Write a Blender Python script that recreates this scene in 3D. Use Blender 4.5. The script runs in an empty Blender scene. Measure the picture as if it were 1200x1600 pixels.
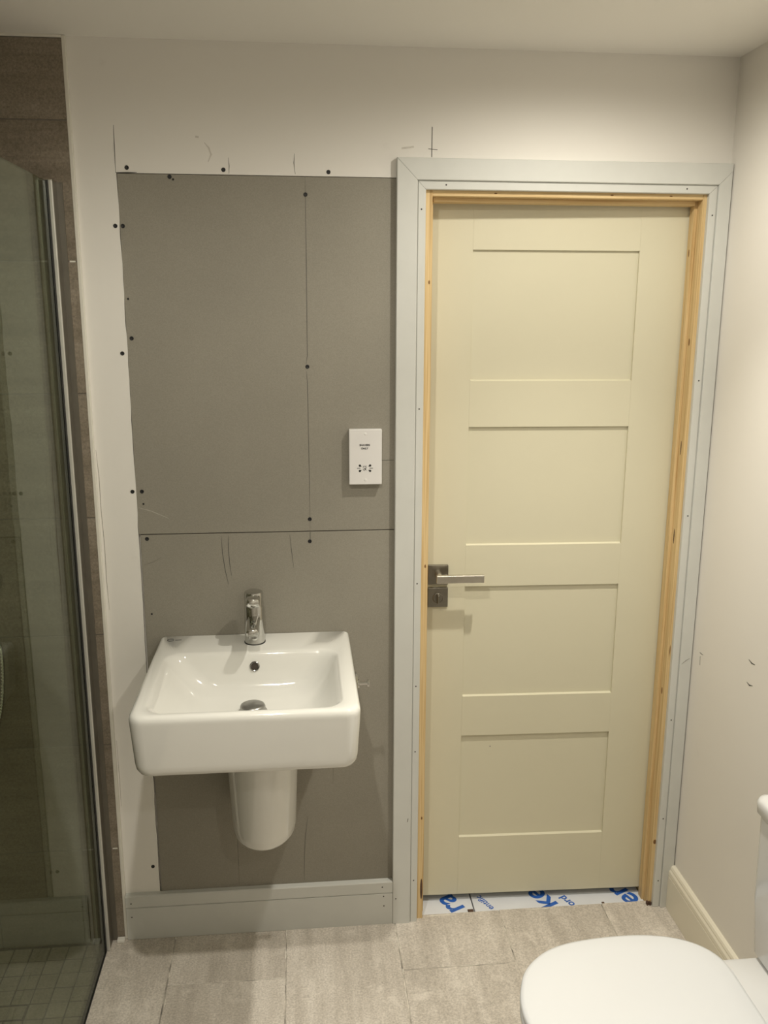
import bpy, bmesh, math, random
from mathutils import Vector, Matrix

random.seed(7)
scene = bpy.context.scene
C = scene.collection

# ------------------------------------------------------------------ camera
PITCH, YAW, ROLL = 0.22305, 0.09626, 0.00306
F_PX = 1377.1
fwd = Vector((math.sin(YAW)*math.cos(PITCH), math.cos(YAW)*math.cos(PITCH), -math.sin(PITCH)))
rgt = Vector((math.cos(YAW), -math.sin(YAW), 0))
upv = rgt.cross(fwd)
r2 = math.cos(ROLL)*rgt + math.sin(ROLL)*upv
u2 = -math.sin(ROLL)*rgt + math.cos(ROLL)*upv
cam_data = bpy.data.cameras.new('camera')
cam_data.sensor_fit = 'VERTICAL'
cam_data.sensor_height = 36.0
cam_data.lens = F_PX/1600*36.0
cam_data.clip_start = 0.02
cam = bpy.data.objects.new('camera', cam_data)
C.objects.link(cam)
M = Matrix((r2, u2, -fwd)).transposed().to_4x4()
M.translation = Vector((0, -2.292, 1.776))
cam.matrix_world = M
scene.camera = cam

# ------------------------------------------------------------------ world, exposure
world = bpy.data.worlds.new('world')
scene.world = world
world.use_nodes = True
world.node_tree.nodes['Background'].inputs[0].default_value = (0.02, 0.019, 0.017, 1)
world.node_tree.nodes['Background'].inputs[1].default_value = 0.3
vs = scene.view_settings
vs.view_transform = 'Standard'
vs.look = 'None'
vs.exposure = 0.28
vs.gamma = 1.0
vs.use_curve_mapping = False

# ceiling downlights, the last an unseen weak fill added for ambient light: (x, y, watts of the wide spill, watts of the central beam, spill cone, cone softness); their lamps are made in downlight() below
CEIL = 2.397
LAMP_COLOR = (1.0, 0.945, 0.83)
DOWNLIGHTS = [(0.66, -0.53, 15.5, 50.0, 170.5, 0.64), (-0.13, -1.30, 22.0, 56.0, 178, 0.45), (0.62, -2.55, 13.0, 0.0, 178, 0.45)]

# ------------------------------------------------------------------ materials
MATS = {}

def nodes_of(name):
    m = bpy.data.materials.new(name)
    m.use_nodes = True
    nt = m.node_tree
    return m, nt, nt.nodes['Principled BSDF']

def N(nt, kind, **kw):
    n = nt.nodes.new(kind)
    for k, v in kw.items():
        if k.startswith('i_'):
            n.inputs[k[2:].replace('_', ' ')].default_value = v
        else:
            setattr(n, k, v)
    return n

def coords(nt, scale=(1, 1, 1), rnd=False):
    tc = N(nt, 'ShaderNodeTexCoord')
    mp = N(nt, 'ShaderNodeMapping')
    mp.inputs['Scale'].default_value = scale
    nt.links.new(tc.outputs['Object'], mp.inputs['Vector'])
    if rnd:
        oi = N(nt, 'ShaderNodeObjectInfo')
        mul = N(nt, 'ShaderNodeVectorMath', operation='SCALE')
        cmb = N(nt, 'ShaderNodeCombineXYZ')
        for k in range(3):
            nt.links.new(oi.outputs['Random'], cmb.inputs[k])
        nt.links.new(cmb.outputs[0], mul.inputs[0])
        mul.inputs['Scale'].default_value = 37.0
        nt.links.new(mul.outputs[0], mp.inputs['Location'])
    return mp.outputs['Vector']

def noise(nt, vec, scale, detail=4, rough=0.55):
    n = N(nt, 'ShaderNodeTexNoise')
    n.inputs['Scale'].default_value = scale
    n.inputs['Detail'].default_value = detail
    n.inputs['Roughness'].default_value = rough
    nt.links.new(vec, n.inputs['Vector'])
    return n.outputs['Fac']

def ramp(nt, fac, stops):
    r = N(nt, 'ShaderNodeValToRGB')
    e = r.color_ramp.elements
    while len(e) < len(stops):
        e.new(0.5)
    for el, (p, c) in zip(e, stops):
        el.position = p
        el.color = (*c, 1) if len(c) == 3 else c
    nt.links.new(fac, r.inputs[0])
    return r.outputs[0]

def mix(nt, fac, a, b, mode='MIX'):
    m = N(nt, 'ShaderNodeMix', data_type='RGBA', blend_type=mode)
    if isinstance(fac, (int, float)):
        m.inputs[0].default_value = fac
    else:
        nt.links.new(fac, m.inputs[0])
    for s, v in ((6, a), (7, b)):
        if isinstance(v, tuple):
            m.inputs[s].default_value = (*v, 1)
        else:
            nt.links.new(v, m.inputs[s])
    return m.outputs[2]

def bump(nt, bsdf, h, strength, dist=0.002):
    b = N(nt, 'ShaderNodeBump')
    b.inputs['Strength'].default_value = strength
    b.inputs['Distance'].default_value = dist
    nt.links.new(h, b.inputs['Height'])
    nt.links.new(b.outputs[0], bsdf.inputs['Normal'])

def plain(name, col, rough=0.5, metal=0.0, var=0.06, scale=12, spec=0.5, bmp=0.0, coat=0.0):
    m, nt, b = nodes_of(name)
    v = coords(nt)
    f = noise(nt, v, scale, 4)
    lo = tuple(max(0, c*(1-var)) for c in col)
    hi = tuple(min(1, c*(1+var)) for c in col)
    nt.links.new(ramp(nt, f, [(0.3, lo), (0.7, hi)]), b.inputs['Base Color'])
    b.inputs['Roughness'].default_value = rough
    b.inputs['Metallic'].default_value = metal
    b.inputs['Specular IOR Level'].default_value = spec
    b.inputs['Coat Weight'].default_value = coat
    b.inputs['Coat Roughness'].default_value = 0.03
    if bmp:
        bump(nt, b, noise(nt, v, 180, 3), bmp, 0.001)
    MATS[name] = m
    return m

def wall_paint(name, col, smudge):
    m, nt, b = nodes_of(name)
    v = coords(nt)
    base = ramp(nt, noise(nt, v, 1.6, 3), [(0.3, tuple(c*0.97 for c in col)), (0.7, col)])
    s = ramp(nt, noise(nt, v, 9.0, 6, 0.7), [(0.66, (0, 0, 0)), (0.80, (1, 1, 1))])
    sm = N(nt, 'ShaderNodeMath', operation='MULTIPLY')
    nt.links.new(s, sm.inputs[0]); sm.inputs[1].default_value = smudge
    c = mix(nt, sm.outputs[0], base, tuple(x*0.62 for x in col))
    nt.links.new(c, b.inputs['Base Color'])
    b.inputs['Roughness'].default_value = 0.75
    b.inputs['Specular IOR Level'].default_value = 0.25
    bump(nt, b, noise(nt, v, 120, 3), 0.08, 0.001)
    MATS[name] = m

wall_paint('wall_white', (0.86, 0.835, 0.785), 0.16)
wall_paint('wall_cream', (0.85, 0.82, 0.765), 0.12)
wall_paint('ceiling_white', (0.92, 0.90, 0.85), 0.0)

def m_gypsum():
    m, nt, b = nodes_of('gypsum')
    v = coords(nt)
    col = (0.318, 0.298, 0.250)
    base = ramp(nt, noise(nt, v, 2.2, 4), [(0.3, tuple(c*0.93 for c in col)), (0.7, tuple(c*1.05 for c in col))])
    sp = ramp(nt, noise(nt, v, 420, 2), [(0.35, (0.93, 0.93, 0.93)), (0.65, (1.04, 1.04, 1.04))])
    c = mix(nt, 1.0, base, sp, 'MULTIPLY')
    sc = ramp(nt, noise(nt, coords(nt, (7, 7, 3)), 3.3, 8, 0.75), [(0.70, (0, 0, 0)), (0.78, (0.35, 0.35, 0.35))])
    c = mix(nt, sc, c, (0.42, 0.39, 0.34))
    nt.links.new(c, b.inputs['Base Color'])
    b.inputs['Roughness'].default_value = 0.9
    b.inputs['Specular IOR Level'].default_value = 0.15
    MATS['gypsum'] = m
m_gypsum()

def m_mdf():
    m, nt, b = nodes_of('mdf')
    v = coords(nt)
    col = (0.64, 0.645, 0.61)
    base = ramp(nt, noise(nt, v, 5, 5), [(0.3, tuple(c*0.95 for c in col)), (0.7, tuple(c*1.03 for c in col))])
    s = ramp(nt, noise(nt, coords(nt, (30, 30, 10)), 2.0, 7, 0.75), [(0.64, (0, 0, 0)), (0.82, (0.45, 0.45, 0.45))])
    c = mix(nt, s, base, (0.40, 0.385, 0.35))
    nt.links.new(c, b.inputs['Base Color'])
    b.inputs['Roughness'].default_value = 0.55
    MATS['mdf'] = m
m_mdf()

plain('door_cream', (0.68, 0.645, 0.49), 0.38, var=0.015, scale=3, bmp=0.02)
plain('skirting_cream', (0.80, 0.755, 0.63), 0.35, var=0.02, scale=4)
plain('ceramic', (0.78, 0.775, 0.73), 0.07, var=0.01, scale=2, coat=0.4)
plain('ceramic_white', (0.70, 0.705, 0.705), 0.09, var=0.01, scale=2, coat=0.3)
plain('seat_plastic', (0.72, 0.735, 0.75), 0.22, var=0.008, scale=2)
plain('chrome', (0.62, 0.62, 0.60), 0.07, metal=1.0, var=0.05, scale=20)
plain('chrome_dark', (0.30, 0.295, 0.28), 0.18, metal=1.0, var=0.1, scale=30)
plain('nickel', (0.24, 0.222, 0.185), 0.32, metal=1.0, var=0.08, scale=40)
plain('nickel_light', (0.66, 0.63, 0.57), 0.26, metal=1.0, var=0.12, scale=30)
plain('aluminium', (0.50, 0.49, 0.46), 0.38, metal=0.7, var=0.05, scale=20)
plain('bronze_grey', (0.20, 0.185, 0.155), 0.4, metal=0.6, var=0.06, scale=20)
plain('strip_bright', (0.66, 0.65, 0.60), 0.30, metal=0.35, var=0.04, scale=20)
plain('waste_grey', (0.36, 0.355, 0.335), 0.32, metal=0.85, var=0.12, scale=60)
plain('hole_brown', (0.045, 0.035, 0.026), 0.5)
plain('black_seal', (0.012, 0.012, 0.012), 0.5)
plain('screw_black', (0.008, 0.008, 0.009), 0.5, var=0.2)
plain('pencil', (0.10, 0.095, 0.085), 0.8, var=0.3, scale=60)
plain('pencil_faint', (0.19, 0.175, 0.15), 0.8, var=0.2, scale=60)
plain('scuff_light', (0.45, 0.42, 0.37), 0.8, var=0.2, scale=60)
plain('smudge', (0.66, 0.63, 0.575), 0.8, var=0.15, scale=90)
plain('scuff_wall', (0.38, 0.35, 0.31), 0.8, var=0.3, scale=60)
plain('nail_dark', (0.05, 0.045, 0.04), 0.7)
plain('switch_white', (0.80, 0.785, 0.77), 0.25, var=0.01)
plain('print_black', (0.02, 0.02, 0.02), 0.6)
plain('bead_white', (0.76, 0.735, 0.66), 0.45, var=0.03)
plain('grout_floor', (0.46, 0.425, 0.37), 0.9, var=0.7, scale=22)
plain('grout_wall', (0.21, 0.19, 0.165), 0.9, var=0.2, scale=25)
plain('smear_white', (0.74, 0.70, 0.62), 0.9, var=0.12, scale=80)
plain('grout_mosaic', (0.045, 0.038, 0.028), 0.9, var=0.3, scale=25)
plain('film_white', (0.74, 0.76, 0.80), 0.25, var=0.05, scale=9)
plain('print_blue', (0.03, 0.13, 0.50), 0.35, var=0.12, scale=30)
plain('wedge_white', (0.80, 0.78, 0.72), 0.5)
plain('subfloor', (0.10, 0.085, 0.07), 0.9, var=0.3)
plain('rubber_grey', (0.14, 0.135, 0.12), 0.6)
plain('knot', (0.22, 0.105, 0.03), 0.6, var=0.3, scale=60)
plain('torn_brown', (0.10, 0.055, 0.035), 0.9, var=0.4, scale=60)
plain('logo_grey', (0.10, 0.098, 0.09), 0.4)

def m_pine():
    m, nt, b = nodes_of('pine')
    v = coords(nt, (1, 1, 1), True)
    st = N(nt, 'ShaderNodeMapping'); st.inputs['Scale'].default_value = (150, 150, 1.6)
    nt.links.new(v, st.inputs['Vector'])
    w = noise(nt, st.outputs[0], 1.4, 3, 0.5)
    c = ramp(nt, w, [(0.28, (0.45, 0.28, 0.11)), (0.42, (0.64, 0.455, 0.215)), (0.52, (0.73, 0.55, 0.295)), (0.62, (0.67, 0.48, 0.23)), (0.75, (0.50, 0.31, 0.125))])
    st2 = N(nt, 'ShaderNodeMapping'); st2.inputs['Scale'].default_value = (60, 60, 9)
    nt.links.new(v, st2.inputs['Vector'])
    kn = ramp(nt, noise(nt, st2.outputs[0], 1.0, 2), [(0.74, (0, 0, 0)), (0.80, (0.8, 0.8, 0.8))])
    c = mix(nt, kn, c, (0.17, 0.075, 0.02))
    nt.links.new(c, b.inputs['Base Color'])
    b.inputs['Roughness'].default_value = 0.6
    bump(nt, b, w, 0.15, 0.001)
    MATS['pine'] = m
m_pine()

def m_pine_h():
    m, nt, b = nodes_of('pine_across')
    v = coords(nt, (1.6, 150, 150), True)
    w = noise(nt, v, 1.4, 3, 0.5)
    c = ramp(nt, w, [(0.28, (0.45, 0.28, 0.11)), (0.42, (0.64, 0.455, 0.215)), (0.52, (0.73, 0.55, 0.295)), (0.62, (0.67, 0.48, 0.23)), (0.75, (0.50, 0.31, 0.125))])
    nt.links.new(c, b.inputs['Base Color'])
    b.inputs['Roughness'].default_value = 0.6
    MATS['pine_across'] = m
m_pine_h()

def m_stone(name, lo, mid, hi, streak, dust):
    """porcelain tile printed with long streaks along one axis, plastered with site dust"""
    m, nt, b = nodes_of(name)
    v = coords(nt, (1, 1, 1), True)
    s = N(nt, 'ShaderNodeMapping'); s.inputs['Scale'].default_value = streak
    nt.links.new(v, s.inputs['Vector'])
    f1 = noise(nt, s.outputs[0], 1.0, 7, 0.68)
    f2 = noise(nt, v, 5.0, 5, 0.6)
    mx = N(nt, 'ShaderNodeMath', operation='MULTIPLY_ADD')
    nt.links.new(f2, mx.inputs[0]); mx.inputs[1].default_value = 0.55
    nt.links.new(f1, mx.inputs[2])
    c = ramp(nt, mx.outputs[0], [(0.58, lo), (0.78, mid), (0.98, hi)])
    fine = ramp(nt, noise(nt, v, 190, 4, 0.75), [(0.32, (0.70, 0.69, 0.68)), (0.68, (1.18, 1.18, 1.18))])
    c = mix(nt, 1.0, c, fine, 'MULTIPLY')
    d = ramp(nt, noise(nt, v, 11.0, 8, 0.75), [(0.55, (0, 0, 0)), (0.74, (dust, dust, dust))])
    c = mix(nt, d, c, (hi[0]*1.2, hi[1]*1.2, hi[2]*1.2))
    nt.links.new(c, b.inputs['Base Color'])
    b.inputs['Roughness'].default_value = 0.6
    b.inputs['Specular IOR Level'].default_value = 0.3
    bump(nt, b, noise(nt, v, 200, 3), 0.12, 0.001)
    MATS[name] = m
m_stone('floor_stone', (0.51, 0.465, 0.405), (0.62, 0.570, 0.502), (0.72, 0.67, 0.60), (22, 2.6, 1), 0.75)
m_stone('wall_stone', (0.205, 0.172, 0.128), (0.25, 0.212, 0.163), (0.30, 0.258, 0.203), (2.2, 1, 26), 0.10)
m_stone('mosaic_stone', (0.22, 0.195, 0.155), (0.26, 0.232, 0.187), (0.31, 0.28, 0.23), (14, 2.2, 1), 0.15)

def m_glass():
    m = bpy.data.materials.new('screen_glass')
    m.use_nodes = True
    nt = m.node_tree
    nt.nodes.clear()
    out = N(nt, 'ShaderNodeOutputMaterial')
    tr = N(nt, 'ShaderNodeBsdfTransparent')
    tr.inputs[0].default_value = (0.83, 0.865, 0.79, 1)
    gl = N(nt, 'ShaderNodeBsdfGlossy')
    gl.inputs['Color'].default_value = (0.93, 0.97, 0.92, 1)
    gl.inputs['Roughness'].default_value = 0.01
    lw = N(nt, 'ShaderNodeLayerWeight'); lw.inputs['Blend'].default_value = 0.5
    p = N(nt, 'ShaderNodeMath', operation='POWER'); p.inputs[1].default_value = 5.0
    nt.links.new(lw.outputs['Facing'], p.inputs[0])
    ma = N(nt, 'ShaderNodeMath', operation='MULTIPLY_ADD'); ma.inputs[1].default_value = 0.52; ma.inputs[2].default_value = 0.04
    nt.links.new(p.outputs[0], ma.inputs[0])
    mx = N(nt, 'ShaderNodeMixShader')
    nt.links.new(ma.outputs[0], mx.inputs[0])
    nt.links.new(tr.outputs[0], mx.inputs[1])
    nt.links.new(gl.outputs[0], mx.inputs[2])
    nt.links.new(mx.outputs[0], out.inputs[0])
    MATS['screen_glass'] = m
m_glass()

def m_emit(name, col, strength):
    m, nt, b = nodes_of(name)
    b.inputs['Base Color'].default_value = (0.8, 0.8, 0.8, 1)
    b.inputs['Emission Color'].default_value = (*col, 1)
    b.inputs['Emission Strength'].default_value = strength
    MATS[name] = m
m_emit('lamp_lens', LAMP_COLOR, 14.0)

# ------------------------------------------------------------------ mesh helpers
def box(bm, x0, x1, y0, y1, z0, z1, bev=0.0, seg=2):
    vs_ = [bm.verts.new((x, y, z)) for x in (x0, x1) for y in (y0, y1) for z in (z0, z1)]
    idx = [(0, 1, 3, 2), (4, 6, 7, 5), (0, 4, 5, 1), (2, 3, 7, 6), (0, 2, 6, 4), (1, 5, 7, 3)]
    fs = [bm.faces.new([vs_[i] for i in q]) for q in idx]
    if bev:
        es = list({e for f in fs for e in f.edges})
        bmesh.ops.bevel(bm, geom=es, offset=bev, segments=seg, profile=0.5, affect='EDGES')
    return bm

def nbox(*a, **k):
    return box(bmesh.new(), *a, **k)

def extrude_profile(bm, A, B):
    """bridge two closed polygons with equal point counts into a solid"""
    va = [bm.verts.new(p) for p in A]; vb = [bm.verts.new(p) for p in B]
    n = len(A)
    for i in range(n):
        j = (i+1) % n
        bm.faces.new((va[i], va[j], vb[j], vb[i]))
    bm.faces.new(list(reversed(va))); bm.faces.new(vb)
    return bm

def lathe(bm, prof, centre, axis='z', seg=40):
    """prof: list of (radius, height along axis); closed with caps at the ends"""
    cx, cy, cz = centre
    rings = []
    for r, h in prof:
        ring = []
        for k in range(seg):
            a = 2*math.pi*k/seg
            c, s = r*math.cos(a), r*math.sin(a)
            if axis == 'z': p = (cx+c, cy+s, cz+h)
            elif axis == 'y': p = (cx+c, cy+h, cz+s)
            else: p = (cx+h, cy+c, cz+s)
            ring.append(bm.verts.new(p))
        rings.append(ring)
    for a, b in zip(rings, rings[1:]):
        for k in range(seg):
            j = (k+1) % seg
            bm.faces.new((a[k], a[j], b[j], b[k]))
    bm.faces.new(rings[0][::-1]); bm.faces.new(rings[-1])
    return bm

def loft(bm, rings, cap0=True, cap1=True):
    vr = [[bm.verts.new(p) for p in r] for r in rings]
    n = len(vr[0])
    for a, b in zip(vr, vr[1:]):
        for k in range(n):
            j = (k+1) % n
            bm.faces.new((a[k], a[j], b[j], b[k]))
    if cap0: bm.faces.new(vr[0][::-1])
    if cap1: bm.faces.new(vr[-1])
    return bm

def rrect(x0, x1, y0, y1, z, r_front, r_back, n=8, ne=6):
    """rounded rectangle ring, front = y0 (towards the camera), back = y1"""
    pts = []
    def corner(cx, cy, r, a0):
        for k in range(n+1):
            a = a0 + (math.pi/2)*k/n
            pts.append((cx+r*math.cos(a), cy+r*math.sin(a), z))
    def edge(p, q):
        for k in range(1, ne):
            t = k/ne
            pts.append((p[0]+(q[0]-p[0])*t, p[1]+(q[1]-p[1])*t, z))
    rf, rb = max(r_front, 1e-4), max(r_back, 1e-4)
    corner(x0+rf, y0+rf, rf, math.pi)
    edge((x0+rf, y0), (x1-rf, y0))
    corner(x1-rf, y0+rf, rf, 1.5*math.pi)
    edge((x1, y0+rf), (x1, y1-rb))
    corner(x1-rb, y1-rb, rb, 0)
    edge((x1-rb, y1), (x0+rb, y1))
    corner(x0+rb, y1-rb, rb, 0.5*math.pi)
    edge((x0, y1-rb), (x0, y0+rf))
    return pts

def tube(bm, pts, r, seg=10, rfun=None):
    pts = [Vector(p) for p in pts]
    rings = []
    ref = Vector((0.13, 0.97, 0.21))
    for i, p in enumerate(pts):
        d = (pts[min(i+1, len(pts)-1)] - pts[max(i-1, 0)]).normalized()
        u = d.cross(ref).normalized(); w = d.cross(u)
        rr = rfun(i) if rfun else r
        rings.append([p + rr*(math.cos(2*math.pi*k/seg)*u + math.sin(2*math.pi*k/seg)*w) for k in range(seg)])
    return loft(bm, rings)

def obj(name, bm, mat, parent=None, smooth=False, local=False, origin=None):
    """one mesh object; its origin sits at the base centre of its shape"""
    bmesh.ops.recalc_face_normals(bm, faces=bm.faces)
    if origin is None:
        lo = Vector((min(v.co[i] for v in bm.verts) for i in range(3)))
        hi = Vector((max(v.co[i] for v in bm.verts) for i in range(3)))
        origin = Vector(((lo.x+hi.x)/2, (lo.y+hi.y)/2, lo.z))
    origin = Vector(origin)
    for v in bm.verts:
        v.co -= origin
    me = bpy.data.meshes.new(name)
    bm.to_mesh(me); bm.free()
    me.materials.append(MATS[mat])
    if smooth:
        me.polygons.foreach_set('use_smooth', [True]*len(me.polygons))
        if smooth != 'all':
            me.set_sharp_from_angle(angle=math.radians(smooth if smooth is not True else 40))
    o = bpy.data.objects.new(name, me)
    C.objects.link(o)
    return place(o, origin, parent, local)

WPOS = {}
def place(o, origin, parent, local=False):
    if parent is not None:
        o.parent = parent
        if local:
            o.location = origin
            WPOS[o] = Vector(origin)
        else:
            o.location = Vector(origin) - WPOS[parent]
            WPOS[o] = Vector(origin)
    else:
        o.location = origin
        WPOS[o] = Vector(origin)
    return o

def empty(name, loc):
    o = bpy.data.objects.new(name, None)
    o.empty_display_size = 0.05
    C.objects.link(o); o.location = loc
    WPOS[o] = Vector(loc)
    return o

def tag(o, label, cat=None, group=None, kind=None):
    o['label'] = label
    if cat: o['category'] = cat
    if group: o['group'] = group
    if kind: o['kind'] = kind
    return o

def struct(o, label=None, cat=None):
    o['kind'] = 'structure'
    if label: o['label'] = label
    if cat: o['category'] = cat
    return o

def text(name, body, size, mat, parent, loc, rot, bold=0.0, align='CENTER', thick=0.0002, local=False):
    cu = bpy.data.curves.new(name, 'FONT')
    cu.body = body; cu.size = size; cu.align_x = align; cu.align_y = 'CENTER'
    cu.offset = bold; cu.extrude = thick; cu.resolution_u = 6
    tmp = bpy.data.objects.new(name+'_tmp', cu)
    C.objects.link(tmp)
    dg = bpy.context.evaluated_depsgraph_get()
    me = bpy.data.meshes.new_from_object(tmp.evaluated_get(dg))
    bpy.data.objects.remove(tmp); bpy.data.curves.remove(cu)
    me.name = name
    me.materials.clear(); me.materials.append(MATS[mat])
    o = bpy.data.objects.new(name, me)
    C.objects.link(o)
    o.rotation_euler = rot
    return place(o, loc, parent, local)

# ------------------------------------------------------------------ the room
XL, XR = -1.50, 1.109          # side walls
YB = -3.10                     # wall behind the camera
TILE_X = -0.530                # where shower tiling ends
PBX, PBT, PBS = -0.4255, 2.100, 1.2045   # bare plasterboard: left edge, top, seam
OPL, OPR, OPT = 0.325, 1.056, 2.074      # structural door opening

# floor: grout bed with each tile on it
bm = nbox(-0.575, XR+0.1, YB, 0.012, -0.06, -0.0013)
floor = struct(obj('floor', bm, 'grout_floor'), 'grey stone-look tiled bathroom floor dusty with plaster', 'floor')
colx = [-0.575, -0.385, -0.065, 0.256, 0.577, 0.899, 1.109]
G = 0.0015
rj = random.Random(3)
for i in range(6):
    x0, x1 = colx[i]+G, colx[i+1]-G
    first = -0.208 if i % 2 == 1 else -0.53
    cuts = [0.0] + [first-0.64*k for k in range(6)]
    cuts = [c for c in cuts if c > YB+0.05] + [YB]
    for j, (a, b_) in enumerate(zip(cuts, cuts[1:])):
        back = a-G
        if j == 0:
            back = 0.014 + rj.uniform(-0.004, 0.003) if x1 > 0.33 else 0.004
        dz = rj.uniform(-0.0006, 0.0006)
        bmt = nbox(x0+rj.uniform(-.0008, .0008), x1+rj.uniform(-.0008, .0008), b_+G, back, -0.012, 0.0+dz, bev=0.0012, seg=1)
        obj('floor_tile', bmt, 'floor_stone', floor)

# dried white grout left along some joints
rg = random.Random(21)
def smear(x, y, along_y, length, w):
    bm = bmesh.new()
    n = 5
    L = [((k/n-0.5)*length, w*(0.25+0.75*rg.random())*(0.3 if k in (0, n) else 1)) for k in range(n+1)]
    P = [(a, b_) for a, b_ in L] + [(a, -w*(0.2+0.6*rg.random())*(0.3 if k in (0, n) else 1)) for k, (a, b_) in reversed(list(enumerate(L)))]
    q = [(x+b_, y+a) if along_y else (x+a, y+b_) for a, b_ in P]
    extrude_profile(bm, [(u, v, -0.0005) for u, v in q], [(u, v, 0.0009) for u, v in q])
    obj('grout_smear', bm, 'smear_white', floor)
for (x, y, al, ln, w) in ((-0.385, -0.02, 1, 0.016, 0.003), (-0.380, -0.27, 1, 0.030, 0.0022), (-0.383, -0.17, 1, 0.022, 0.0016), (-0.065, -0.03, 1, 0.05, 0.0018), (-0.066, -0.12, 1, 0.035, 0.0022),
                          (-0.090, -0.209, 0, 0.030, 0.0018), (-0.36, -0.2085, 0, 0.024, 0.0018), (0.256, -0.10, 1, 0.05, 0.0018), (0.257, -0.215, 1, 0.022, 0.0028), (0.255, -0.30, 1, 0.03, 0.0016),
                          (0.44, -0.2085, 0, 0.06, 0.0016), (0.577, -0.06, 1, 0.05, 0.0018), (0.578, -0.14, 1, 0.04, 0.0014), (0.899, -0.05, 1, 0.05, 0.0012), (0.40, 0.006, 0, 0.09, 0.0035), (0.70, 0.007, 0, 0.07, 0.0025)):
    smear(x, y, al, ln, w)

# shower floor: mosaic
SF = -0.004
bm = nbox(XL, -0.583, -0.98, 0.0, -0.06, SF-0.003)
fsh = struct(obj('floor_shower', bm, 'grout_mosaic'), 'small square mosaic shower floor behind the glass screen', 'floor')
me_m = None
px_, py_ = 0.0505, 0.0535
DR = (-1.1395, -0.7355, -0.2885, -0.2350)       # linear drain x0 x1 y0 y1
for i in range(18):
    for j in range(18):
        x1 = -0.584 - i*px_; x0 = x1-px_
        y1 = -0.021 - j*py_; y0 = y1-py_
        if x0 < XL: continue
        cx, cy = (x0+x1)/2, (y0+y1)/2
        if DR[0] < cx < DR[1] and DR[2] < cy < DR[3]: continue
        if me_m is None:
            o = obj('mosaic_tile', nbox(x0+0.0021, x1-0.0021, y0+0.0021, y1-0.0021, SF-0.006, SF, bev=0.001, seg=1), 'mosaic_stone', fsh)
            me_m = o; p0 = Vector((cx, cy, 0))
        else:
            o = me_m.copy(); C.objects.link(o); o.parent = fsh
            o.location = me_m.location + Vector((cx, cy, 0)) - p0 + Vector((rj.uniform(-.0006, .0006), rj.uniform(-.0006, .0006), rj.uniform(-.0006, .0003)))

# wall behind basin and door: core with the door opening, then a skin that stops at the bare boards
bm = bmesh.new()
box(bm, XL, OPL, 0.0125, 0.11, -0.06, CEIL)
box(bm, OPR, XR+0.1, 0.0125, 0.11, -0.06, CEIL)
box(bm, OPL, OPR, 0.0125, 0.11, OPT, CEIL)
# painted skin
def skin_left(bm):
    """painted strip left of the bare board with a slightly torn right edge"""
    r = random.Random(11)
    zs = [0.0 + k*(PBT)/60 for k in range(61)]
    off = [r.uniform(-0.0012, 0.0012) for _ in zs]
    A = [(TILE_X-0.002, z) for z in zs]
    for (z0, o0), (z1, o1) in zip(list(zip(zs, off)), list(zip(zs, off))[1:]):
        x0 = PBX+o0; x1 = PBX+o1
        f = [bm.verts.new(p) for p in ((TILE_X-0.002, 0, z0), (x0, 0, z0), (x1, 0, z1), (TILE_X-0.002, 0, z1))]
        bm.faces.new(f)
        s = [bm.verts.new(p) for p in ((x0, 0, z0), (x0, 0.0125, z0), (x1, 0.0125, z1), (x1, 0, z1))]
        bm.faces.new(s)
skin_left(bm)
box(bm, TILE_X-0.002, XR, 0.0, 0.0125, PBT, CEIL)
box(bm, 0.262, OPL, 0.0, 0.0125, 0.0, PBT)
box(bm, OPR, XR, 0.0, 0.0125, 0.0, PBT)
wb = struct(obj('wall_back', bm, 'wall_white'), 'white painted wall around the door with a bare plasterboard patch', 'wall')

def sheet(name, x0, x1, z0, z1, label):
    o = obj(name, nbox(x0, x1, 0.0, 0.0120, z0, z1, bev=0.0006, seg=1), 'gypsum', wb)
    o['label'] = label
    return o
up = sheet('plasterboard_sheet', PBX+0.0005, 0.2615, PBS+0.0012, PBT-0.0015, 'upper bare grey plasterboard sheet')
lo = sheet('plasterboard_sheet', PBX+0.0045, 0.2615, 0.02, PBS-0.0012, 'lower bare grey plasterboard sheet')

def screw(x, z, parent, r=0.0052):
    bm = lathe(bmesh.new(), [(r, 0.001), (r, -0.0006), (r*0.75, -0.0009), (r*0.35, -0.0004)], (x, 0, z), 'y', 14)
    return obj('screw_head', bm, 'screw_black', parent)
for x, z in ((-0.401, 2.112), (-0.172, 2.111), (0.082, 2.110), (-0.436, 1.978), (-0.438, 1.673), (-0.434, 1.320), (-0.441, 0.224)):
    screw(x, z, wb)
for x, z in ((-0.301, 2.093), (0.025, 2.057), (0.023, 1.639), (0.023, 1.238), (-0.418, 1.978), (-0.413, 1.710), (-0.410, 1.320)):
    screw(x, z, up)
for x, z in ((0.022, 1.177), (-0.404, 1.193)):
    screw(x, z, lo)
for x, z, p in ((-0.416, 1.806, up), (-0.293, 2.087, up), (-0.408, 1.287, up), (-0.403, 0.985, lo)):
    screw(x, z, p, 0.0026)

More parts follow.
